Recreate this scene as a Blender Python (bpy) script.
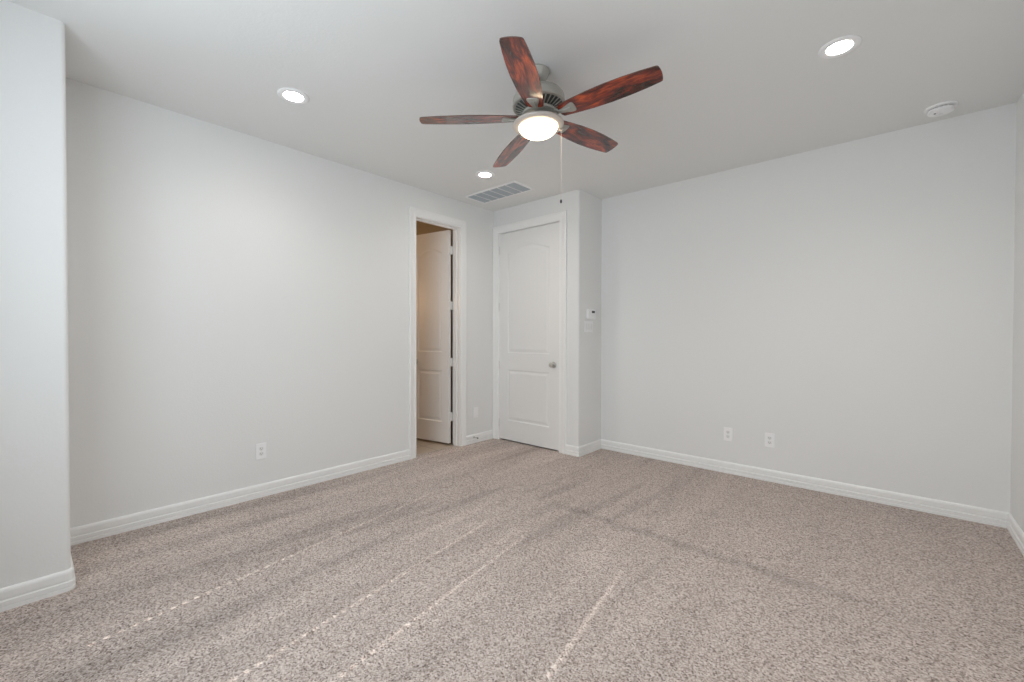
import bpy, bmesh, math, random
from mathutils import Vector, Matrix
random.seed(7)
for o in list(bpy.data.objects):
    bpy.data.objects.remove(o)
SC = bpy.context.scene
COL = SC.collection

# ------------------------------------------------------------------ dimensions (metres, +Y runs along the long left wall)
H = 2.743
XL, YB, YD, XT, XR = -3.6305, 4.2222, 3.7715, -2.4139, 0.582
XS, YS = -2.9962, 0.1444          # wall stub near the camera
YW = -0.5                         # window wall behind the camera
WT = 0.115

# ------------------------------------------------------------------ camera
yaw, pitch, roll = 0.7233, -0.0119, 0.0019
fw = Vector((-math.sin(yaw)*math.cos(pitch), math.cos(yaw)*math.cos(pitch), math.sin(pitch)))
r0 = Vector((math.cos(yaw), math.sin(yaw), 0)); u0 = r0.cross(fw)
rt = math.cos(roll)*r0 + math.sin(roll)*u0; up = -math.sin(roll)*r0 + math.cos(roll)*u0
cam_d = bpy.data.cameras.new('camera'); cam = bpy.data.objects.new('camera', cam_d); COL.objects.link(cam)
cam_d.sensor_width = 36; cam_d.sensor_fit = 'HORIZONTAL'; cam_d.lens = 431.12/1024*36
cam_d.clip_start = 0.02
M = Matrix((rt, up, -fw)).transposed().to_4x4(); M.translation = Vector((0, 0, 1.2408)); cam.matrix_world = M
SC.camera = cam

# ------------------------------------------------------------------ light and exposure
SC.view_settings.view_transform = 'Standard'; SC.view_settings.look = 'None'
SC.view_settings.exposure = 0.0; SC.view_settings.gamma = 1.0; SC.view_settings.use_curve_mapping = False
SC.cycles.max_bounces = 12; SC.cycles.diffuse_bounces = 8; SC.cycles.transparent_max_bounces = 12
SC.cycles.sample_clamp_indirect = 6.0
SC.cycles.caustics_reflective = False; SC.cycles.caustics_refractive = False

world = bpy.data.worlds.new('sky'); SC.world = world; world.use_nodes = True
bg = world.node_tree.nodes['Background']; bg.inputs[0].default_value = (0.62, 0.76, 1.0, 1); bg.inputs[1].default_value = 1.0

SUN_AZ, SUN_EL = math.radians(9.1), math.radians(43.0)
def lamp(name, kind, loc, energy, color, **kw):
    d = bpy.data.lights.new(name, kind); d.energy = energy; d.color = color
    for k, v in kw.items(): setattr(d, k, v)
    o = bpy.data.objects.new(name, d); o.location = loc; COL.objects.link(o); return o
sun = lamp('sun', 'SUN', (0, -3, 5), 3.3, (1, 0.95, 0.88), angle=math.radians(0.3))
sd = Vector((-math.sin(SUN_AZ)*math.cos(SUN_EL), math.cos(SUN_AZ)*math.cos(SUN_EL), -math.sin(SUN_EL)))
sun.rotation_euler = sd.to_track_quat('-Z', 'Y').to_euler()
# daylight through the two blinds of the window wall
WIN = [(-0.977, 0.945), (-1.956, 0.945)]   # centre x, blind width
for (cx, w), pw in zip(WIN, (5.4, 3.6)):
    for zc, k in ((0.85, 0.5), (1.30, 0.95), (1.75, 1.2), (2.20, 1.35)):
        a = lamp('window_daylight', 'AREA', (cx, YW+0.12, zc), pw*k, (0.815, 0.925, 1.0), shape='RECTANGLE', size=0.9, size_y=0.42)
        a.rotation_euler = (math.pi/2+math.radians(3), 0, 0)
lamp('vanity_glow', 'POINT', (-5.0, 2.30, 1.75), 12.0, (1.0, 0.64, 0.36), shadow_soft_size=0.08)

# ------------------------------------------------------------------ materials
def new_mat(name, base, rough=0.5, metal=0.0, coat=0.0, spec=0.5):
    m = bpy.data.materials.new(name); m.use_nodes = True
    b = m.node_tree.nodes['Principled BSDF']
    b.inputs['Base Color'].default_value = (*base, 1); b.inputs['Roughness'].default_value = rough
    b.inputs['Metallic'].default_value = metal; b.inputs['Coat Weight'].default_value = coat
    b.inputs['Specular IOR Level'].default_value = spec
    return m
def N(m, t, **kw):
    n = m.node_tree.nodes.new(t)
    for k, v in kw.items(): setattr(n, k, v)
    return n
def L(m, a, b): m.node_tree.links.new(a, b)
def bsdf(m): return m.node_tree.nodes['Principled BSDF']
def ramp(m, fac, stops):
    r = N(m, 'ShaderNodeValToRGB'); e = r.color_ramp.elements
    while len(e) < len(stops): e.new(0.5)
    for q, (p, c) in zip(e, stops): q.position = p; q.color = (*c, 1) if len(c) == 3 else c
    L(m, fac, r.inputs[0]); return r
def math_n(m, op, a, b=None, c=None):
    n = N(m, 'ShaderNodeMath', operation=op)
    for i, v in enumerate((a, b, c)):
        if v is None: continue
        if isinstance(v, (int, float)): n.inputs[i].default_value = v
        else: L(m, v, n.inputs[i])
    return n.outputs[0]
def geo_pos(m): return N(m, 'ShaderNodeNewGeometry').outputs['Position']
def noise(m, vec, scale, detail=2.0, rough=0.5, dist=0.0):
    n = N(m, 'ShaderNodeTexNoise'); n.inputs['Scale'].default_value = scale; n.inputs['Detail'].default_value = detail
    n.inputs['Roughness'].default_value = rough; n.inputs['Distortion'].default_value = dist
    if vec is not None: L(m, vec, n.inputs['Vector'])
    return n
def bump(m, height, strength, dist):
    b = N(m, 'ShaderNodeBump'); b.inputs['Strength'].default_value = strength; b.inputs['Distance'].default_value = dist
    L(m, height, b.inputs['Height']); L(m, b.outputs[0], bsdf(m).inputs['Normal']); return b

def paint(name, base, rough, scale, strength, dist):
    m = new_mat(name, base, rough, spec=0.3); p = geo_pos(m)
    n = noise(m, p, scale, 2.0, 0.55)
    r = ramp(m, n.outputs[0], [(0.42, (0, 0, 0)), (0.62, (1, 1, 1))])
    bump(m, r.outputs[0], strength, dist); return m
WALL = paint('wall_paint', (0.80, 0.803, 0.80), 0.75, 95, 0.12, 0.002)
CEIL = paint('ceiling_paint', (0.80, 0.805, 0.80), 0.85, 80, 0.12, 0.002)
BATHW = paint('bathroom_paint', (0.40, 0.345, 0.26), 0.75, 95, 0.12, 0.002)
TRIM = new_mat('trim_enamel', (0.875, 0.875, 0.87), 0.32)
DOORM = new_mat('door_enamel', (0.83, 0.825, 0.815), 0.38)
PLAST = new_mat('white_plastic', (0.90, 0.90, 0.91), 0.35)
PLAST2 = new_mat('off_white_plastic', (0.80, 0.80, 0.80), 0.4)
SLOT = new_mat('slot_grey', (0.20, 0.20, 0.20), 0.6)
DARK = new_mat('dark_slot', (0.03, 0.03, 0.03), 0.6)
GREYB = new_mat('duct_shade_grey', (0.30, 0.33, 0.35), 0.7)
LOUV = new_mat('louver_grey', (0.47, 0.52, 0.56), 0.55)
LCD = new_mat('lcd_grey', (0.06, 0.07, 0.065), 0.25)
NICKEL = new_mat('satin_nickel', (0.56, 0.55, 0.52), 0.36, metal=0.85)
PEWTER = new_mat('pewter_metal', (0.44, 0.43, 0.395), 0.42, metal=0.55)
RINGM = new_mat('light_ring_metal', (0.62, 0.57, 0.53), 0.45, metal=0.4)
BLACKM = new_mat('dark_vent', (0.05, 0.06, 0.055), 0.6)
CHAINM = new_mat('chain_brass', (0.72, 0.62, 0.58), 0.4, metal=0.4)
HINGEM = new_mat('hinge_enamel', (0.76, 0.75, 0.73), 0.35)
RUBBER = new_mat('rubber_grey', (0.16, 0.16, 0.16), 0.6)
BLIND = new_mat('blind_slat_white', (0.80, 0.80, 0.79), 0.5)

def emit(name, col, s):
    m = bpy.data.materials.new(name); m.use_nodes = True; nt = m.node_tree
    nt.nodes.remove(nt.nodes['Principled BSDF'])
    e = N(m, 'ShaderNodeEmission'); e.inputs[0].default_value = (*col, 1); e.inputs[1].default_value = s
    L(m, e.outputs[0], nt.nodes['Material Output'].inputs[0]); return m
BOWL = emit('lit_opal_glass', (1.0, 0.80, 0.54), 10.0)
LENS = emit('lit_downlight_lens', (1.0, 0.93, 0.82), 60.0)

GLASS = bpy.data.materials.new('window_glass'); GLASS.use_nodes = True
nt = GLASS.node_tree; nt.nodes.remove(nt.nodes['Principled BSDF'])
tr = N(GLASS, 'ShaderNodeBsdfTransparent'); gl = N(GLASS, 'ShaderNodeBsdfGlossy'); gl.inputs['Roughness'].default_value = 0.02
mx = N(GLASS, 'ShaderNodeMixShader'); mx.inputs[0].default_value = 0.07
L(GLASS, tr.outputs[0], mx.inputs[1]); L(GLASS, gl.outputs[0], mx.inputs[2]); L(GLASS, mx.outputs[0], nt.nodes['Material Output'].inputs[0])

def carpet():
    m = new_mat('carpet_pile', (0.4, 0.34, 0.3), 0.95, spec=0.1); p = geo_pos(m)
    wob = noise(m, p, 55, 1.0)
    vm = N(m, 'ShaderNodeVectorMath', operation='MULTIPLY_ADD')
    L(m, wob.outputs['Color'], vm.inputs[0]); vm.inputs[1].default_value = (0.012, 0.012, 0.0); L(m, p, vm.inputs[2])
    v = N(m, 'ShaderNodeTexVoronoi', feature='F1'); v.inputs['Scale'].default_value = 172; L(m, vm.outputs[0], v.inputs['Vector'])
    sep = N(m, 'ShaderNodeSeparateColor'); L(m, v.outputs['Color'], sep.inputs[0])
    n2 = noise(m, p, 112, 2.0, 0.6)
    f = math_n(m, 'ADD', math_n(m, 'MULTIPLY', sep.outputs[0], 0.55), math_n(m, 'MULTIPLY', n2.outputs[0], 0.62))
    fl = ramp(m, f, [(0.24, (0.118, 0.088, 0.075)), (0.42, (0.32, 0.262, 0.235)), (0.60, (0.44, 0.374, 0.341)), (0.90, (0.61, 0.547, 0.513))])
    # vacuum tracks: brushed bands of pile running with the long wall, one seam across the room
    sx = N(m, 'ShaderNodeSeparateXYZ'); L(m, p, sx.inputs[0]); X, Y = sx.outputs[0], sx.outputs[1]
    mp = N(m, 'ShaderNodeMapping', vector_type='POINT'); mp.inputs['Rotation'].default_value = (0, 0, math.radians(-10)); mp.inputs['Scale'].default_value = (4.2, 0.40, 1)
    L(m, p, mp.inputs['Vector'])
    bn = noise(m, mp.outputs[0], 1.0, 2.5, 0.55, 0.3)
    b1 = ramp(m, bn.outputs[0], [(0.38, (0, 0, 0)), (0.45, (0.52,)*3), (0.55, (0.60,)*3), (0.62, (1, 1, 1))])
    big = noise(m, p, 1.3, 2.0)
    # bands fade out to the right of the room
    fade = N(m, 'ShaderNodeMapRange', interpolation_type='SMOOTHSTEP'); L(m, X, fade.inputs[0])
    for i, q in zip((1, 2, 3, 4), (-1.9, -0.6, 1.0, 0.25)): fade.inputs[i].default_value = q
    band = math_n(m, 'MULTIPLY', math_n(m, 'SUBTRACT', b1.outputs[0], 0.55), fade.outputs[0])
    wv = noise(m, p, 4.0, 2.0)
    yy = math_n(m, 'ADD', Y, math_n(m, 'MULTIPLY', math_n(m, 'SUBTRACT', wv.outputs[0], 0.5), 0.16))
    d = math_n(m, 'ABSOLUTE', math_n(m, 'SUBTRACT', yy, 2.58))
    seam = N(m, 'ShaderNodeMapRange', interpolation_type='SMOOTHSTEP'); L(m, d, seam.inputs[0])
    for i, q in zip((1, 2, 3, 4), (0.0, 0.07, 1.0, 0.0)): seam.inputs[i].default_value = q
    side = N(m, 'ShaderNodeMapRange', interpolation_type='SMOOTHSTEP'); L(m, X, side.inputs[0])
    for i, q in zip((1, 2, 3, 4), (-1.95, -1.70, 0.0, 1.0)): side.inputs[i].default_value = q
    side2 = N(m, 'ShaderNodeMapRange', interpolation_type='SMOOTHSTEP'); L(m, X, side2.inputs[0])
    for i, q in zip((1, 2, 3, 4), (-0.5, 0.3, 1.0, 0.1)): side2.inputs[i].default_value = q
    sm = math_n(m, 'MULTIPLY', math_n(m, 'MULTIPLY', seam.outputs[0], side.outputs[0]), side2.outputs[0])
    val = math_n(m, 'ADD', 1.18, math_n(m, 'MULTIPLY', band, 0.36))
    val = math_n(m, 'ADD', val, math_n(m, 'MULTIPLY', math_n(m, 'SUBTRACT', big.outputs[0], 0.5), 0.16))
    val = math_n(m, 'SUBTRACT', val, math_n(m, 'MULTIPLY', sm, 0.21))
    mul = N(m, 'ShaderNodeVectorMath', operation='SCALE'); L(m, fl.outputs[0], mul.inputs[0]); L(m, val, mul.inputs['Scale'])
    L(m, mul.outputs[0], bsdf(m).inputs['Base Color'])
    hgt = math_n(m, 'SUBTRACT', n2.outputs[0], math_n(m, 'MULTIPLY', v.outputs['Distance'], 0.8))
    bump(m, hgt, 0.55, 0.008)
    return m
CARPET = carpet()

def tile():
    m = new_mat('bath_tile', (0.5, 0.42, 0.33), 0.35); p = geo_pos(m)
    b = N(m, 'ShaderNodeTexBrick'); b.offset = 0.0; L(m, p, b.inputs['Vector'])
    b.inputs['Color1'].default_value = (0.50, 0.43, 0.35, 1); b.inputs['Color2'].default_value = (0.46, 0.40, 0.33, 1); b.inputs['Mortar'].default_value = (0.28, 0.25, 0.22, 1)
    b.inputs['Scale'].default_value = 1.0; b.inputs['Brick Width'].default_value = 0.33; b.inputs['Row Height'].default_value = 0.33; b.inputs['Mortar Size'].default_value = 0.006
    L(m, b.outputs[0], bsdf(m).inputs['Base Color']); return m
TILE = tile()

def wood():
    m = new_mat('mahogany_veneer', (0.2, 0.04, 0.02), 0.38, coat=1.0)
    bsdf(m).inputs['Coat Roughness'].default_value = 0.16; bsdf(m).inputs['Coat IOR'].default_value = 1.75; bsdf(m).inputs['Specular IOR Level'].default_value = 0.15
    tc = N(m, 'ShaderNodeTexCoord').outputs['Object']
    oi = N(m, 'ShaderNodeObjectInfo')
    cb = N(m, 'ShaderNodeCombineXYZ'); L(m, math_n(m, 'MULTIPLY', oi.outputs['Random'], 9.0), cb.inputs[2]); 
    ad = N(m, 'ShaderNodeVectorMath', operation='ADD'); L(m, tc, ad.inputs[0]); L(m, cb.outputs[0], ad.inputs[1])
    mp = N(m, 'ShaderNodeMapping'); mp.inputs['Scale'].default_value = (5.5, 20, 5); L(m, ad.outputs[0], mp.inputs['Vector'])
    fig = noise(m, mp.outputs[0], 1.0, 4.0, 0.6, 0.8)
    mp2 = N(m, 'ShaderNodeMapping'); mp2.inputs['Scale'].default_value = (14, 150, 10); L(m, ad.outputs[0], mp2.inputs['Vector'])
    gr = noise(m, mp2.outputs[0], 1.0, 3.0, 0.6, 0.4)
    f = math_n(m, 'ADD', math_n(m, 'MULTIPLY', fig.outputs[0], 0.75), math_n(m, 'MULTIPLY', gr.outputs[0], 0.25))
    r = ramp(m, f, [(0.38, (0.014, 0.003, 0.002)), (0.47, (0.08, 0.009, 0.005)), (0.54, (0.22, 0.024, 0.008)), (0.66, (0.58, 0.085, 0.016))])
    L(m, r.outputs[0], bsdf(m).inputs['Base Color']); return m
WOOD = wood()
WOODEDGE = new_mat('blade_edge', (0.12, 0.06, 0.045), 0.4)

# ------------------------------------------------------------------ mesh helpers
def link(name, bm, mat, parent=None, smooth=False, angle=40):
    me = bpy.data.meshes.new(name)
    bmesh.ops.recalc_face_normals(bm, faces=bm.faces[:])
    bm.to_mesh(me); bm.free()
    for q in (mat if isinstance(mat, (list, tuple)) else [mat]): me.materials.append(q)
    if smooth:
        for p in me.polygons: p.use_smooth = True
        me.set_sharp_from_angle(angle=math.radians(angle))
    o = bpy.data.objects.new(name, me); COL.objects.link(o)
    if parent: o.parent = parent
    return o
def tag(o, label, cat, group=None, kind=None):
    o['label'] = label; o['category'] = cat
    if group: o['group'] = group
    if kind: o['kind'] = kind
    return o
def struct(o, label, cat): return tag(o, label, cat, kind='structure')
def empty(name, loc=(0, 0, 0), rotz=0.0):
    o = bpy.data.objects.new(name, None); o.empty_display_size = 0.1; o.location = loc; o.rotation_euler = (0, 0, rotz); COL.objects.link(o); return o
def box(bm, x0, x1, y0, y1, z0, z1, bev=0.0, seg=2, mat=None):
    T = Matrix.Translation(((x0+x1)/2, (y0+y1)/2, (z0+z1)/2)) @ Matrix.Diagonal((abs(x1-x0), abs(y1-y0), abs(z1-z0), 1))
    r = bmesh.ops.create_cube(bm, size=1, matrix=T)
    if bev:
        es = list({e for v in r['verts'] for e in v.link_edges})
        bmesh.ops.bevel(bm, geom=es, offset=bev, segments=seg, profile=0.5, affect='EDGES')
    return r['verts']
def prism(bm, pts, z0, z1):
    a = [bm.verts.new((x, y, z0)) for x, y in pts]; b = [bm.verts.new((x, y, z1)) for x, y in pts]
    bm.faces.new(a[::-1]); bm.faces.new(b); n = len(pts)
    for i in range(n): bm.faces.new((a[i], a[(i+1) % n], b[(i+1) % n], b[i]))
def lathe(bm, prof, seg=48, cx=0, cy=0):
    rings = []
    for r, z in prof:
        if r < 1e-6: rings.append([bm.verts.new((cx, cy, z))])
        else: rings.append([bm.verts.new((cx+r*math.cos(2*math.pi*k/seg), cy+r*math.sin(2*math.pi*k/seg), z)) for k in range(seg)])
    for A, B in zip(rings, rings[1:]):
        for k in range(seg):
            k2 = (k+1) % seg
            if len(A) == 1 and len(B) == 1: continue
            if len(A) == 1: bm.faces.new((A[0], B[k], B[k2]))
            elif len(B) == 1: bm.faces.new((A[k], B[0], A[k2]))
            else: bm.faces.new((A[k], B[k], B[k2], A[k2]))
def tube(bm, p, q, r, seg=12, r2=None):
    p, q = Vector(p), Vector(q); d = q-p
    T = Matrix.Translation((p+q)/2) @ d.to_track_quat('Z', 'Y').to_matrix().to_4x4()
    bmesh.ops.create_cone(bm, cap_ends=True, segments=seg, radius1=r, radius2=r if r2 is None else r2, depth=d.length, matrix=T)
def arc(cx, cy, r, a0, a1, n=6):
    return [(cx+r*math.cos(math.radians(a0+(a1-a0)*i/n)), cy+r*math.sin(math.radians(a0+(a1-a0)*i/n))) for i in range(n+1)]

def sweep(bm, path, prof, out, closed_ends=True, m0=None, m1=None):
    """Sweep a profile of (outward offset, height) along a 2-D path with mitred corners; out=+1: offset to the left of travel.
    m0/m1: extra shear of the end cut (offset along the path per unit of outward offset). Returns rows of (x, y, h)."""
    n = len(path); rows = []
    for i in range(n):
        P = Vector(path[i])
        d0 = (P-Vector(path[i-1])).normalized() if i else None
        d1 = (Vector(path[i+1])-P).normalized() if i < n-1 else None
        a = d0 or d1; b = d1 or d0
        na = Vector((-a.y, a.x))*out; nb = Vector((-b.y, b.x))*out
        mt = (na+nb); mt = mt/(mt.dot(na))
        if i == 0 and m0: mt = na + a*m0
        if i == n-1 and m1: mt = na + a*m1
        rows.append([(P+mt*o, h) for o, h in prof])
    return rows
def skin_rows(bm, rows, to3):
    V = [[bm.verts.new(to3(p, h)) for p, h in row] for row in rows]
    for A, B in zip(V, V[1:]):
        for k in range(len(A)):
            k2 = (k+1) % len(A)
            bm.faces.new((A[k], A[k2], B[k2], B[k]))
    bm.faces.new(V[0][::-1]); bm.faces.new(V[-1])

# ------------------------------------------------------------------ room shell
def struct_mesh(name, build, mat, label, cat, smooth=False):
    bm = bmesh.new(); build(bm); return struct(link(name, bm, mat, smooth=smooth), label, cat)

XO = XL-WT
struct_mesh('floor', lambda bm: box(bm, XL-0.058, XR+WT, YW-WT, YB+WT, -0.05, 0.0), CARPET, 'speckled beige cut-pile carpet with vacuum tracks covering the bedroom floor', 'carpet')
struct_mesh('floor_bathroom', lambda bm: box(bm, -5.7, XL-0.058, 1.5, 3.5, -0.05, -0.004), TILE, 'tan tile floor seen through the narrow open doorway', 'floor')
struct_mesh('ceiling', lambda bm: box(bm, -5.7, XR+WT, YW-WT, YB+WT, H, H+0.1), CEIL, 'flat pale grey painted bedroom ceiling with round lights', 'ceiling')

OY0, OY1, OH = 2.622, 3.244, 2.462      # rough opening in the left wall
def b(bm):
    box(bm, XO, XL, YS-0.3, OY0, 0, H); box(bm, XO, XL, OY1, YB+WT, 0, H); box(bm, XO, XL, OY0, OY1, OH, H)
struct_mesh('wall_left', b, WALL, 'long pale grey wall on the left with the open doorway', 'wall')
def b(bm):
    r = 0.022
    pts = [(XO-0.02, YW-WT), (XS, YW-WT)] + arc(XS-r, YS-r, r, 0, 90) + [(XO-0.02, YS)]
    prism(bm, pts, 0, H)
struct_mesh('wall_stub', b, WALL, 'bright jutting wall end with rounded corner at the far left edge', 'wall', smooth=True)
DX0, DX1, DH = -3.556, -2.645, 2.468    # rough opening of the closed door
def b(bm):
    r = 0.018
    prism(bm, [(DX1, YD+WT), (DX1, YD)] + arc(XT-r, YD+r, r, -90, 0) + [(XT, YB), (XT-WT, YB), (XT-WT, YD+WT)], 0, H)
    box(bm, XL, DX0, YD, YD+WT, 0, H); box(bm, DX0, DX1, YD, YD+WT, DH, H)
struct_mesh('wall_closet', b, WALL, 'boxed-out wall around the closed white door with a shaded return side', 'wall', smooth=True)
struct_mesh('wall_back', lambda bm: box(bm, XL, XR+WT, YB, YB+WT, 0, H), WALL, 'wide blank pale grey wall across the right half of the room', 'wall')
struct_mesh('wall_right', lambda bm: box(bm, XR, XR+WT, YW-WT, YB, 0, H), WALL, 'sliver of grey wall at the right edge of the picture', 'wall')
WZ0, WZ1, WH = 0.62, 2.58, 0.445        # window opening: sill, head, half width
def b(bm):
    xs = sorted([(c-WH, c+WH) for c, _ in WIN]); a = XS
    for x0, x1 in xs:
        box(bm, a, x0, YW-WT, YW, 0, H); box(bm, x0, x1, YW-WT, YW, 0, WZ0); box(bm, x0, x1, YW-WT, YW, WZ1, H); a = x1
    box(bm, a, XR, YW-WT, YW, 0, H)
struct_mesh('wall_window', b, WALL, 'pale grey wall behind the viewer with two windows', 'wall')
def b(bm):
    box(bm, -5.7, -5.58, 1.5, 3.5, 0, H); box(bm, -5.58, XO, 1.5, 1.62, 0, H); box(bm, -5.58, XO, 3.40, 3.5, 0, H)
struct_mesh('wall_bathroom', b, BATHW, 'tan bathroom wall glimpsed above the open door', 'wall')

# windows with closed slat blinds; the cord holes of the slats let dots of sun through
def sun_x(x, y, z_plane_y): return x + (y-z_plane_y)*math.tan(SUN_AZ)
YBL = YW+0.035
ENDS = {0: (-1.059, -1.706), 1: (-2.022, -2.702)}
for i, (cx, bw) in enumerate(WIN):
    bm = bmesh.new()
    y0, y1 = YW-0.09, YW-0.045
    box(bm, cx-WH, cx-WH+0.045, y0, y1, WZ0, WZ1); box(bm, cx+WH-0.045, cx+WH, y0, y1, WZ0, WZ1)
    box(bm, cx-WH+0.045, cx+WH-0.045, y0, y1, WZ0, WZ0+0.045); box(bm, cx-WH+0.045, cx+WH-0.045, y0, y1, WZ1-0.045, WZ1)
    w = struct(link('window_%d' % (i+1), bm, TRIM), ['white window nearer the right wall, behind the viewer', 'white window nearer the wall stub, behind the viewer'][i], 'window')
    bm = bmesh.new(); box(bm, cx-WH+0.03, cx+WH-0.03, y0+0.02, y0+0.025, WZ0+0.03, WZ1-0.03); link('pane', bm, GLASS, w)
    bm = bmesh.new(); box(bm, cx-bw/2, cx+bw/2, YW+0.004, YW+0.062, 2.428, 2.63, 0.004)
    hr = link('headrail', bm, BLIND, w)
    bm = bmesh.new(); tl = math.radians(15)
    holes = sorted(sun_x(x, 2.065, YBL) for x in ENDS[i])
    cuts = [cx-bw/2]
    for h in holes: cuts += [h-0.011, h+0.011]
    cuts.append(cx+bw/2)
    z = 2.405; 
    while z > 0.55:
        T = Matrix.Translation((0, YBL, z)) @ Matrix.Rotation(-tl, 4, 'X')     # bottom edge leans into the room
        for k in range(5):
            parts = [(-0.025, 0.025)] if k % 2 == 0 else [(-0.025, -0.011), (0.011, 0.025)]
            for a, c in parts:
                vs = box(bm, cuts[k], cuts[k+1], -0.0012, 0.0012, a, c)
                for v in vs: v.co = T @ v.co
        z -= 0.043
    link('blind', bm, BLIND, w)

# ------------------------------------------------------------------ baseboards
BP = [(0, 0), (0.0165, 0), (0.0165, 0.016), (0.0105, 0.0185), (0.0105, 0.0215), (0.0160, 0.024), (0.0160, 0.043), (0.0120, 0.0455), (0.0070, 0.0475), (0.0070, 0.051), (0.0125, 0.0535), (0.0125, 0.084), (0.010, 0.093), (0.006, 0.0985), (0, 0.100)]
def baseboard(name, path, out, label, m0=None, m1=None):
    bm = bmesh.new(); skin_rows(bm, sweep(bm, path, BP, out, m0=m0, m1=m1), lambda p, h: (p.x, p.y, h))
    return struct(link(name, bm, TRIM), label, 'baseboard')
CW = 0.083                              # casing width
CY0, CY1 = 2.5517, 3.3137               # outer edges of the casing of the open doorway
CW2 = 0.090
CX0, CX1 = -3.628, -2.565               # outer edges of the casing of the closed door
baseboard('baseboard_left', [(XL, YS), (XL, CY0)], -1, 'white baseboard along the long left wall')
baseboard('baseboard_left_corner', [(XL, CY1), (XL, YD)], -1, 'short white baseboard between the two doors')
r = 0.022
baseboard('baseboard_stub', [(XS, YW)] + arc(XS-r, YS-r, r, 0, 90, 4) + [(XL, YS)], -1, 'white baseboard wrapping the rounded wall end at left')
baseboard('baseboard_closet', [(CX1, YD), (XT, YD)], -1, 'short white baseboard right of the closed door', m1=1.0)
baseboard('baseboard_return', [(XT, YD), (XT, YB)], -1, 'white baseboard on the shaded return side of the boxed-out wall', m0=-1.0, m1=-1.0)
baseboard('baseboard_back', [(XT, YB), (XR, YB)], -1, 'long white baseboard along the wide blank wall', m0=1.0, m1=-1.0)
baseboard('baseboard_right', [(XR, YB), (XR, YW)], -1, 'white baseboard along the right edge wall', m0=1.0, m1=-1.0)
baseboard('baseboard_window', [(XR, YW), (XS, YW)], -1, 'white baseboard under the windows behind the viewer', m0=1.0, m1=-1.0)

# ------------------------------------------------------------------ door casings and jambs
CP = [(0, 0), (0, 0.011), (0.004, 0.0135), (0.016, 0.0135), (0.022, 0.011), (0.030, 0.0115), (0.052, 0.0165), (0.058, 0.0195), (0.076, 0.0205), (CW, 0.0175), (CW, 0)]
def casing(name, cw, u0, u1, h, to3, label):
    bm = bmesh.new(); rows = sweep(bm, [(u0, 0), (u0, h), (u1, h), (u1, 0)], [(o*cw/CW, q) for o, q in CP], 1)
    skin_rows(bm, rows, to3); return struct(link(name, bm, TRIM, smooth=True, angle=25), label, 'door casing')
casing('trim_1', CW, CY0+CW, CY1-CW, 2.447, lambda p, h: (XL+h, p.x, p.y), 'white moulded casing around the open bathroom doorway')
casing('trim_2', CW2, CX0+CW2, CX1-CW2, 2.459, lambda p, h: (p.x, YD-h, p.y), 'white moulded casing around the closed door')
def jamb(name, u0, u1, h, u0o, u1o, ho, v0, v1, stop, to3, label):
    bm = bmesh.new()
    def bx(a0, a1, c0, c1, z0, z1):
        vs = box(bm, a0, a1, c0, c1, z0, z1)
        for v in vs: v.co = Vector(to3(*v.co))
    bx(u0o, u0, v0, v1, 0, ho); bx(u1, u1o, v0, v1, 0, ho); bx(u0, u1, v0, v1, h, ho)
    s0, s1 = stop
    bx(u0, u0+0.011, s0, s1, 0, h); bx(u1-0.011, u1, s0, s1, 0, h); bx(u0+0.011, u1-0.011, s0, s1, h-0.011, h)
    return struct(link(name, bm, TRIM), label, 'door jamb')
JY0, JY1 = CY0+CW+0.005, CY1-CW-0.005
jamb('trim_3', JY0, JY1, 2.442, OY0, OY1, OH, 0.0, WT, (0.045, 0.077), lambda u, v, z: (XL-v, u, z), 'white jamb lining the open bathroom doorway')
JX0, JX1 = CX0+CW2+0.010, CX1-CW2-0.006
jamb('trim_4', JX0, JX1, 2.456, DX0, DX1, DH, 0.0, WT, (0.040, 0.072), lambda u, v, z: (u, YD+v, z), 'white jamb lining the closed doorway')

# ------------------------------------------------------------------ panel doors
def door_mesh(bm, w, h, t, stile, zs, rise):
    """slab in local x 0..w, z 0..h, y -t/2..t/2 with two moulded panels on each side; zs = (low0, low1, up0, spring)"""
    def outline(x0, x1, z0, z1, i, ri):
        n = 18; pts = [(x0+i, z0+i), (x1-i, z0+i)]
        if ri <= 0: return pts + [(x1-i, z1-i), (x0+i, z1-i)]
        for k in range(n+1):
            s = k/n; c = (s-0.5)*2; f = (1-c*c)
            f = f*f*(0.35)+f*0.65
            pts.append((x1-i-s*(x1-x0-2*i), z1-i+ri*f))
        return pts
    for sgn in (-1, 1):
        y = sgn*t/2; edges = []
        rect = [bm.verts.new((a, y, c)) for a, c in ((0, 0), (w, 0), (w, h), (0, h))]
        for k in range(4): edges.append(bm.edges.new((rect[k], rect[(k+1) % 4])))
        for z0, z1, ri in ((zs[0], zs[1], 0), (zs[2], zs[3], rise)):
            loops = []
            for i, dep in ((0, 0), (0.006, 0.0055), (0.014, 0.0065), (0.022, 0.0058), (0.044, 0.0012), (0.050, 0.0012)):
                loops.append([bm.verts.new((px, y-sgn*dep, pz)) for px, pz in outline(stile, w-stile, z0, z1, i, ri*(1-i*1.5))])
            n = len(loops[0])
            for k in range(n): edges.append(bm.edges.new((loops[0][k], loops[0][(k+1) % n])))
            for A, B in zip(loops, loops[1:]):
                for k in range(n): bm.faces.new((A[k], A[(k+1) % n], B[(k+1) % n], B[k]))
            bm.faces.new(loops[-1])
        bmesh.ops.triangle_fill(bm, use_beauty=True, edges=edges)
        if sgn < 0: front = rect
        else:
            for k in range(4): bm.faces.new((front[k], front[(k+1) % 4], rect[(k+1) % 4], rect[k]))
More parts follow.
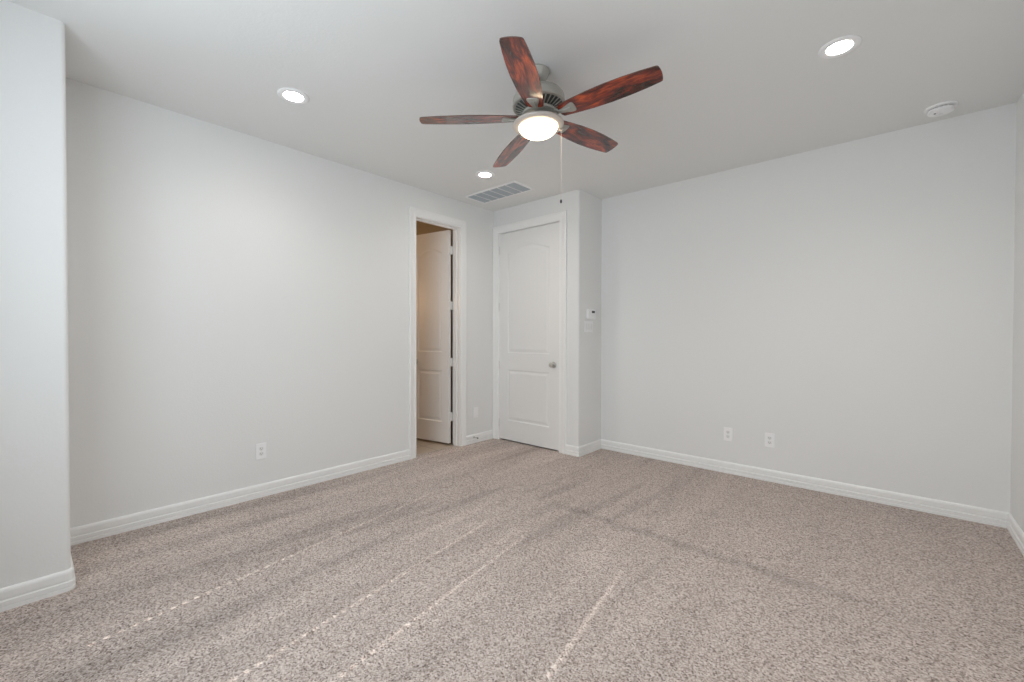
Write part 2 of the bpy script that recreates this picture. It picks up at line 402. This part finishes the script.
def add_hinges(parent, zs, x, y, swing):
    for z in zs:
        bm = bmesh.new()
        for k in range(5): tube(bm, (x, y, z-0.045+k*0.018+0.0006), (x, y, z-0.045+(k+1)*0.018-0.0006), 0.0062, 10)
        tube(bm, (x, y, z-0.049), (x, y, z-0.045), 0.0045, 10); tube(bm, (x, y, z+0.045), (x, y, z+0.049), 0.0045, 10)
        swing(bm, z)
        link('hinge', bm, HINGEM, parent, smooth=True)

# the closed door: hinges on its left edge, knob on the right
x0, x1 = JX0+0.003, JX1-0.003; dw = x1-x0
bm = bmesh.new(); door_mesh(bm, dw, 2.435, 0.035, 0.128, (0.230, 0.827, 1.027, 2.190), 0.075)
d1 = link('door_1', bm, DOORM); d1.location = (x0, YD+0.0195, 0.016)
struct(d1, 'closed white two-panel door with arched upper panel and nickel knob', 'door')
add_hinges(d1, (0.19, 0.88, 1.57, 2.24), -0.0015, -0.0235, lambda bm, z: box(bm, -0.0025, 0.0, -0.022, 0.015, z-0.045, z+0.045))
bm = bmesh.new()
kp = [(0, 0), (0.033, 0), (0.033, 0.004), (0.029, 0.008), (0.015, 0.011), (0.0115, 0.016), (0.0115, 0.028), (0.016, 0.034), (0.0245, 0.040), (0.0275, 0.049), (0.0265, 0.058), (0.020, 0.065), (0.010, 0.068), (0, 0.0685)]
lathe(bm, kp, 32)
for v in bm.verts: v.co = Vector((v.co.x, -v.co.z, v.co.y))
k = link('door_knob', bm, NICKEL, d1, smooth=True); k.location = (dw-0.066, -0.0175, 0.915); k['label'] = 'round satin nickel knob'
bm = bmesh.new(); box(bm, dw-0.0005, dw+0.001, -0.012, 0.012, 0.885, 0.945); k = link('latch_plate', bm, NICKEL, d1)

# the open door: swung into the bathroom on the far jamb
pin = Vector((XL-WT-0.004, JY1-0.008, 0)); ow = JY1-JY0-0.018
bm = bmesh.new(); door_mesh(bm, ow, 2.41, 0.035, 0.100, (0.235, 0.822, 1.032, 2.165), 0.062)
for v in bm.verts: v.co.x += 0.014; v.co.y += 0.0175+0.006
d2 = link('door_2', bm, DOORM)
# local +x points away from the hinge, local +y to the room-side face when closed (closed: x -> -Y, y -> +X)
OPEN = 80.2
d2.location = (pin.x, pin.y, 0.022)
struct(d2, 'white two-panel door standing open into the lit bathroom', 'door')
d2.rotation_euler = (0, 0, math.radians(-90-OPEN))
def leaf(bm, z):
    box(bm, 0.0, 0.016, 0.004, 0.032, z-0.045, z+0.045)
add_hinges(d2, (0.300, 0.918, 1.56, 2.185), 0.0, 0.0, leaf)
for f, zz in ((1, 0), (-1, 0)):
    bm = bmesh.new(); lathe(bm, kp, 32)
    for v in bm.verts: v.co = Vector((v.co.x, f*v.co.z, v.co.y))
    k = link('door_knob', bm, NICKEL, d2, smooth=True); k.location = (0.014+ow-0.066, 0.041 if f > 0 else 0.006, 0.915)

# ------------------------------------------------------------------ ceiling fan
PIV = Vector((-1.5291, 1.9426, H)); TX, TY = 0.01811, -0.06115
TILT = Matrix.Rotation(TX, 3, 'X') @ Matrix.Rotation(TY, 3, 'Y')
fan = tag(empty('ceiling_fan', PIV), 'five-blade ceiling fan with mahogany blades, pewter motor and lit bowl light', 'ceiling fan')
fan.rotation_euler = TILT.to_euler()
INV = TILT.inverted().to_euler()
S = dict(smooth=True, angle=35)
bm = bmesh.new(); lathe(bm, [(0.0, 0.0), (0.071, 0.0), (0.073, -0.006), (0.071, -0.012), (0.066, -0.02), (0.060, -0.036), (0.045, -0.054), (0.030, -0.064), (0.0215, -0.067), (0.0215, -0.060), (0.0, -0.058)], 48)
c = link('canopy', bm, PEWTER, fan, **S); c.rotation_euler = INV
bm = bmesh.new(); tube(bm, (0, 0, -0.05), (0, 0, -0.115), 0.0125, 20); lathe(bm, [(0.0125, -0.092), (0.026, -0.096), (0.030, -0.108), (0.030, -0.120)], 32)
link('downrod', bm, PEWTER, fan, **S)
bm = bmesh.new(); lathe(bm, [(0.0, -0.112), (0.030, -0.112), (0.079, -0.116), (0.114, -0.125), (0.133, -0.137), (0.140, -0.149), (0.142, -0.155), (0.1465, -0.159), (0.1465, -0.188), (0.150, -0.192), (0.150, -0.202), (0.144, -0.207), (0.135, -0.207), (0.135, -0.202), (0.0, -0.202)], 64)
mh = link('motor_housing', bm, PEWTER, fan, **S)
bm = bmesh.new(); lathe(bm, [(0.134, -0.205), (0.131, -0.209), (0.078, -0.228), (0.0, -0.228)], 64)
vr = link('vent_ring', bm, BLACKM, fan, **S)
bm = bmesh.new()
for kx in range(30):
    a = 2*math.pi*kx/30; ca, sa = math.cos(a), math.sin(a); R3 = Matrix.Rotation(a, 4, 'Z')
    vs = box(bm, 0, 1, -0.0038, 0.0038, 0, 1)
    for v in vs:
        s, q = v.co.x, v.co.z
        v.co = R3 @ Vector((0.136-0.058*s, v.co.y*(1.0-0.35*s), -0.205-0.027*s - 0.003*q + (0.004 if q < 0.5 else 0)))
lathe(bm, [(0.080, -0.224), (0.080, -0.233), (0.072, -0.236), (0.0, -0.236)], 48)
link('vent_fin', bm, PEWTER, vr, **S)
bm = bmesh.new(); lathe(bm, [(0, -0.232), (0.094, -0.233), (0.098, -0.238), (0.098, -0.250), (0.09, -0.255), (0.056, -0.257), (0.056, -0.286), (0, -0.286)], 48)
link('flywheel', bm, PEWTER, fan, **S)
bm = bmesh.new(); lathe(bm, [(0.05, 0.020), (0.118, 0.018), (0.135, 0.012), (0.1445, 0.003), (0.1445, -0.004), (0.139, -0.010), (0.126, -0.014), (0.112, -0.015), (0.110, -0.010), (0.06, -0.007)], 64)
lr = link('light_ring', bm, RINGM, fan, **S)
KIT = Vector((0, 0, -0.307)) + TILT.inverted() @ (rt*-0.011)
lr.location = KIT; lr.rotation_euler = Matrix.Rotation(-TY*0.6, 3, 'Y').to_euler()
bm = bmesh.new(); box(bm, 0.126, 0.146, -0.006, 0.006, -0.019, -0.009, 0.003)
ch = link('chain_switch', bm, RINGM, lr); 
bm = bmesh.new(); n = 12
lathe(bm, [(0.1085, -0.009)] + [(0.109*math.cos(t*math.pi/2/n), -0.012-0.058*math.sin(t*math.pi/2/n)) for t in range(n+1)], 64)
gb = link('glass_bowl', bm, BOWL, fan, smooth=True); gb['label'] = 'glowing opal glass bowl'
gb.location = KIT; gb.rotation_euler = lr.rotation_euler
PITCH, BZ = -0.1938, -0.2680
def halfw(s):                      # half width along the blade, s in 0..1
    pts = [(0, 0.046), (0.12, 0.055), (0.3, 0.0655), (0.5, 0.0705), (0.68, 0.0685), (0.85, 0.0615), (1.0, 0.0525)]
    for (a, p), (c, q) in zip(pts, pts[1:]):
        if s <= c:
            t = (s-a)/(c-a); return p+(q-p)*t
    return pts[-1][1]
def blade_mesh():
    bm = bmesh.new(); R0, R1, th = 0.135, 0.669, 0.0055
    n = 40; up, dn = [], []
    for k in range(n+1):
        s = k/n; w = halfw(s); x = R0+(R1-R0)*s
        up.append((x, w)); dn.append((x, -w))
    def rc(pts, sg):               # rounded tip corner
        x, w = pts[-1]; return pts[:-2] + [(x-0.012, sg*(abs(w)+0.0008)), (x-0.005, sg*(abs(w)-0.002)), (x-0.0005, sg*(abs(w)-0.010))]
    up, dn = rc(up, 1), rc(dn, -1)
    tip = [(R1+0.005*(1-(q/5)**2), 0.040*(-q/5)) for q in range(-4, 5)]
    out = up + tip + dn[::-1] + [(R0-0.010, -0.030), (R0-0.014, 0.0), (R0-0.010, 0.030)]
    a = [bm.verts.new((x, y, -th/2)) for x, y in out]; c = [bm.verts.new((x, y, th/2)) for x, y in out]
    bm.faces.new(a[::-1]); bm.faces.new(c); m = len(out)
    for i in range(m):
        f = bm.faces.new((a[i], a[(i+1) % m], c[(i+1) % m], c[i])); f.material_index = 1
    return bm
def bracket_mesh():
    """spade-shaped blade iron under the blade root (blade coordinates before pitch)"""
    bm = bmesh.new(); th = 0.0035; z = -0.0035
    out = [(0.125, 0.013), (0.140, 0.0145), (0.160, 0.0215), (0.182, 0.030), (0.200, 0.0345), (0.210, 0.0325), (0.215, 0.024), (0.2165, 0)]
    pts = out + [(x, -y) for x, y in out[-2::-1]]
    a = [bm.verts.new((x, y, z-th)) for x, y in pts]; c = [bm.verts.new((x, y, z+0.0008)) for x, y in pts]
    bm.faces.new(a[::-1]); bm.faces.new(c); m = len(pts)
    for i in range(m): bm.faces.new((a[i], a[(i+1) % m], c[(i+1) % m], c[i]))
    bmesh.ops.bevel(bm, geom=[e for e in bm.edges if abs(e.verts[0].co.z-(z-th)) < 1e-6 and abs(e.verts[1].co.z-(z-th)) < 1e-6], offset=0.0015, segments=2, affect='EDGES', profile=0.5)
    for x, y in ((0.200, 0.020), (0.200, -0.020), (0.180, 0.0)):
        bmesh.ops.create_cone(bm, cap_ends=True, segments=12, radius1=0.0035, radius2=0.0045, depth=0.002, matrix=Matrix.Translation((x, y, z-th-0.0008)))
    # rib and arm that rises to the flywheel
    arm = [(0.190, -0.0075, 0.008), (0.155, -0.010, 0.0105), (0.126, -0.006, 0.0125), (0.105, 0.008, 0.0135), (0.080, 0.020, 0.014)]
    rows = []
    for x, zc, w in arm: rows.append([bm.verts.new((x, y, zz)) for y, zz in ((-w, zc+0.005), (-w*0.8, zc-0.003), (w*0.8, zc-0.003), (w, zc+0.005))])
    for A, B in zip(rows, rows[1:]):
        for i in range(4): bm.faces.new((A[i], A[(i+1) % 4], B[(i+1) % 4], B[i]))
    bm.faces.new(rows[0]); bm.faces.new(rows[-1][::-1])
    return bm
bl0 = link('blade', blade_mesh(), [WOOD, WOODEDGE], fan); br0 = link('blade_bracket', bracket_mesh(), PEWTER, bl0, smooth=True, angle=30)
LBL = ['reddish mahogany blade swung toward the viewer', 'glossy dark red blade reaching to the right', 'red-brown blade pointing to the far right corner', 'grey-brown blade pointing to the far left', 'grey-brown blade reaching left, seen nearly edge-on']
for kx in range(5):
    o = bl0; 
    if kx:
        o = bl0.copy(); COL.objects.link(o); o.parent = fan
        q = br0.copy(); COL.objects.link(q); q.parent = o
    ang = 5.19062 + kx*2*math.pi/5
    o.matrix_local = Matrix.Translation((0, 0, BZ)) @ Matrix.Rotation(ang, 4, 'Z') @ Matrix.Rotation(PITCH, 4, 'X')
    o['label'] = LBL[kx]
# pull chain: hangs plumb from the switch on the ring's right side
ca = math.atan2(rt.y, rt.x) + 0.25
ch.rotation_euler = (0, 0, ca)
att = TILT @ (KIT + Vector((0.138*math.cos(ca), 0.138*math.sin(ca), -0.016)))
bm = bmesh.new(); ln = 0.400
tube(bm, (0, 0, 0), (0, 0, -ln), 0.0009, 8)
for kx in range(66): bmesh.ops.create_icosphere(bm, subdivisions=1, radius=0.0015, matrix=Matrix.Translation((0, 0, -0.004-kx*0.006)))
pc = link('pull_chain', bm, CHAINM, fan, smooth=True)
pc.matrix_local = TILT.inverted().to_4x4() @ Matrix.Translation(att)
bm = bmesh.new(); lathe(bm, [(0, -ln+0.001), (0.003, -ln-0.001), (0.0058, -ln-0.007), (0.0058, -ln-0.015), (0.0035, -ln-0.021), (0, -ln-0.022)], 20)
fb = link('chain_fob', bm, DARK, pc, smooth=True); fb['label'] = 'small dark fob at the chain end'

# ------------------------------------------------------------------ recessed downlights
GRP = 'recessed ceiling lights'
bm = bmesh.new(); lathe(bm, [(0.055, 0.0), (0.057, -0.0052), (0.072, -0.0085), (0.086, -0.006), (0.0905, -0.003), (0.0905, 0.0)], 64)
root = empty('recessed_light')
rim = link('trim_ring', bm, PLAST, root, smooth=True)
bm = bmesh.new(); lathe(bm, [(0.0, -0.0030), (0.050, -0.0034), (0.0565, -0.0040), (0.0565, 0.0), (0, 0.0)], 64)
lens = link('lens', bm, LENS, root, smooth=True)
SP = [((-2.832, 1.132), 'lit round ceiling light above the long left wall, in front of the fan'),
      ((-0.221, 2.813), 'lit round ceiling light at the upper right, near the smoke detector'),
      ((-2.86, 2.855), 'small lit round ceiling light beside the air vent'),
      ((-0.221, 1.132), 'lit round ceiling light added by symmetry on the right, nearest the windows and out of the picture')]  # unseen fourth light, added by symmetry to help light the room
for kx, (xy, lab) in enumerate(SP):
    o = root
    if kx:
        o = root.copy(); COL.objects.link(o)
        for s in (rim, lens): q = s.copy(); COL.objects.link(q); q.parent = o
    o.location = (*xy, H); tag(o, lab, 'ceiling light', GRP)
    lamp('downlight_beam', 'SPOT', (xy[0], xy[1], H-0.015), 36.0 if kx % 2 else 20.0, (1.0, 0.95, 0.89), spot_size=math.radians(150), spot_blend=1.0, shadow_soft_size=0.045)

# ------------------------------------------------------------------ air return vent in the ceiling
vx0, vx1, vy0, vy1 = -3.478, -2.756, 3.150, 3.464
v = tag(empty('air_vent', ((vx0+vx1)/2, (vy0+vy1)/2, H)), 'rectangular grey-slatted air return vent in the ceiling by the doors', 'air vent')
hx, hy, fb_ = (vx1-vx0)/2, (vy1-vy0)/2, 0.028
bm = bmesh.new()
FP = [(0, 0), (0, -0.004), (0.004, -0.008), (0.022, -0.009), (0.028, -0.006), (0.028, 0)]
ring = [(-hx, -hy), (hx, -hy), (hx, hy), (-hx, hy)]
V = []
for (sx_, sy_) in ((-1, -1), (1, -1), (1, 1), (-1, 1)): V.append([bm.verts.new((sx_*(hx-o), sy_*(hy-o), z)) for o, z in FP])
for kx in range(4):
    A, B = V[kx], V[(kx+1) % 4]
    for i in range(len(FP)-1): bm.faces.new((A[i], B[i], B[i+1], A[i+1]))
link('frame', bm, PLAST, v)
bm = bmesh.new(); box(bm, -hx+0.02, hx-0.02, -hy+0.02, hy-0.02, -0.0012, 0.0); link('duct_backing', bm, GREYB, v)  # flat backing sheet, darkness of the duct interior put into its grey
bm = bmesh.new(); n = 15
for kx in range(n):
    y = -hy+0.028+(kx+0.5)*(2*hy-0.056)/n
    vs = box(bm, -hx+0.027, hx-0.027, -0.0005, 0.0005, -0.0065, 0.0065)
    R3 = Matrix.Translation((0, y, -0.0055)) @ Matrix.Rotation(math.radians(52), 4, 'X')
    for q in vs: q.co = R3 @ q.co
link('louvers', bm, LOUV, v)
for kx in range(1, 6):
    bm = bmesh.new(); x = -hx+0.028+kx*(2*hx-0.056)/6; box(bm, x-0.0035, x+0.0035, -hy+0.027, hy-0.027, -0.0105, -0.002); link('divider', bm, PLAST, v)

# ------------------------------------------------------------------ smoke detector
s = tag(empty('smoke_detector', (0.222, 3.985, H)), 'round white smoke detector on the ceiling near the right corner', 'smoke detector')
bm = bmesh.new(); lathe(bm, [(0, 0), (0.080, 0), (0.080, -0.008), (0.077, -0.012), (0.060, -0.013), (0, -0.013)], 48); link('base', bm, PLAST, s, smooth=True, angle=30)
bm = bmesh.new(); lathe(bm, [(0, -0.012), (0.056, -0.012), (0.056, -0.017), (0.064, -0.018), (0.066, -0.024), (0.062, -0.034), (0.050, -0.040), (0.030, -0.042), (0, -0.0425)], 48)
cv = link('cover', bm, PLAST, s, smooth=True, angle=30)
bm = bmesh.new()
for kx in range(16):
    a = 2*math.pi*kx/16; vs = box(bm, 0.0555, 0.0575, -0.008, 0.008, -0.0168, -0.0132)
    for q in vs: q.co = Matrix.Rotation(a, 4, 'Z') @ q.co
link('slots', bm, DARK, cv)
bm = bmesh.new(); box(bm, -0.013, 0.013, -0.006, 0.006, -0.0445, -0.041, 0.001)
tb = link('test_button', bm, PLAST2, cv); tb.rotation_euler = (0, 0, 0.7)
bm = bmesh.new(); tube(bm, (-0.028, -0.02, -0.0432), (-0.028, -0.02, -0.041), 0.006, 12); link('indicator', bm, DARK, cv)

# ------------------------------------------------------------------ wall plates (local: x across, z up, -y out of the wall)
def plate(bm, w, h, d=0.006, bev=0.0025): box(bm, -w/2, w/2, -d, 0.0, -h/2, h/2, bev, 3)
def receptacle(parent, z):
    bm = bmesh.new(); pts = []
    for a in range(24):
        t = 2*math.pi*a/24; pts.append((max(-0.0155, min(0.0155, 0.0178*math.cos(t))), 0.0145*math.sin(t)))
    A = [bm.verts.new((x, -0.0052, z+q)) for x, q in pts]; B = [bm.verts.new((x, -0.0078, z+q)) for x, q in pts]
    bm.faces.new(B); n = len(pts)
    for i in range(n): bm.faces.new((A[i], A[(i+1) % n], B[(i+1) % n], B[i]))
    rc_ = link('receptacle', bm, PLAST2, parent)
    bm = bmesh.new()
    box(bm, -0.0078, -0.0056, -0.0083, -0.0075, z-0.002, z+0.0075); box(bm, 0.0056, 0.0078, -0.0083, -0.0075, z-0.001, z+0.0065)
    tube(bm, (0, -0.0075, z-0.0075), (0, -0.0083, z-0.0075), 0.0026, 10)
    link('slots', bm, SLOT, rc_)
    return rc_
def copy_tree(o, parent=None):
    q = o.copy(); COL.objects.link(q)
    if parent: q.parent = parent
    for chd in list(o.children): copy_tree(chd, q)
    return q
out0 = empty('wall_outlet')
bm = bmesh.new(); plate(bm, 0.074, 0.120); link('plate', bm, PLAST, out0)
receptacle(out0, 0.0195); receptacle(out0, -0.0195)
bm = bmesh.new(); tube(bm, (0, -0.005, 0), (0, -0.0068, 0), 0.003, 10); link('screw', bm, PLAST2, out0)
for kx, (loc, rz, lab) in enumerate([((XL, 1.200, 0.352), math.pi/2, 'white duplex outlet low on the long left wall'),
        ((-1.110, YB, 0.353), 0.0, 'white duplex outlet on the wide wall, left one of its pair'),
        ((-0.781, YB, 0.352), 0.0, 'white duplex outlet on the wide wall, right one of its pair')]):
    o = out0 if kx == 0 else copy_tree(out0)
    o.location = loc; o.rotation_euler = (0, 0, rz); tag(o, lab, 'outlet', 'wall outlets')
bp = tag(empty('wall_plate', (XL, 3.476, 0.350), math.pi/2), 'white wall plate low on the narrow wall between the two doors', 'wall plate')
bm = bmesh.new(); plate(bm, 0.074, 0.120); link('plate', bm, PLAST, bp)
bm = bmesh.new(); box(bm, -0.0165, 0.0165, -0.008, -0.004, -0.033, 0.033, 0.001); link('insert', bm, PLAST, bp)
for z in (0.048, -0.048):
    bm = bmesh.new(); tube(bm, (0, -0.005, z), (0, -0.0068, z), 0.003, 10); link('screw', bm, PLAST2, bp)

sw = tag(empty('light_switch', (XT, 3.955, 1.341), math.pi/2), 'white wall switch plate with rockers directly below the thermostat', 'light switch')
bm = bmesh.new(); plate(bm, 0.163, 0.117); link('plate', bm, PLAST, sw)
for x in (-0.046, 0, 0.046):
    bm = bmesh.new(); vs = box(bm, x-0.0165, x+0.0165, -0.0095, -0.004, -0.033, 0.033, 0.001)
    for q in bm.verts:
        if q.co.z > 0 and q.co.y < -0.006: q.co.y += 0.003
    link('rocker', bm, PLAST2, sw)
th = tag(empty('thermostat', (XT, 3.990, 1.472), math.pi/2), 'white thermostat with small dark screen on the shaded return wall', 'thermostat')
bm = bmesh.new(); plate(bm, 0.150, 0.112, 0.006); link('back_plate', bm, PLAST, th)
bm = bmesh.new(); box(bm, -0.070, 0.070, -0.027, -0.005, -0.050, 0.050, 0.005, 3); bd = link('body', bm, PLAST, th)
bm = bmesh.new(); box(bm, -0.012, 0.050, -0.0278, -0.0265, 0.012, 0.036, 0.0004, 1); link('screen', bm, LCD, bd)
for x in (-0.004, 0.019, 0.042):
    bm = bmesh.new(); box(bm, x-0.008, x+0.008, -0.0285, -0.0265, -0.022, -0.010, 0.001, 2); link('button', bm, PLAST2, bd)

ds = tag(empty('door_stop', (XL+0.0125, 3.436, 0.068), math.pi/2), 'small spring door stop with dark tip on the short baseboard between doors', 'door stop')
bm = bmesh.new(); lathe(bm, [(0, 0), (0.011, 0), (0.011, 0.003), (0.006, 0.006), (0, 0.006)], 20)
for q in bm.verts: q.co = Vector((q.co.x, -q.co.z, q.co.y))
link('mount', bm, NICKEL, ds, smooth=True)
bm = bmesh.new(); turns, nn = 13, 13*12; prev = None
for kx in range(nn+1):
    t = kx/12*2*math.pi; R_, c2 = 0.0048, Vector((math.cos(t)*0.0048, -0.005-0.050*kx/nn, math.sin(t)*0.0048)); n_ = Vector((math.cos(t), 0, math.sin(t)))
    row = [bm.verts.new(c2+n_*0.0012*math.cos(a)+Vector((0, 1, 0))*0.0012*math.sin(a)) for a in (0, math.pi/2, math.pi, 1.5*math.pi)]
    if prev:
        for i in range(4): bm.faces.new((prev[i], prev[(i+1) % 4], row[(i+1) % 4], row[i]))
    prev = row
link('spring', bm, NICKEL, ds, smooth=True)
bm = bmesh.new(); lathe(bm, [(0, 0.054), (0.0075, 0.054), (0.008, 0.060), (0.007, 0.068), (0.004, 0.070), (0, 0.070)], 20)
for q in bm.verts: q.co = Vector((q.co.x, -q.co.z, q.co.y))
link('tip', bm, RUBBER, ds, smooth=True)['label'] = 'dark rubber tip'
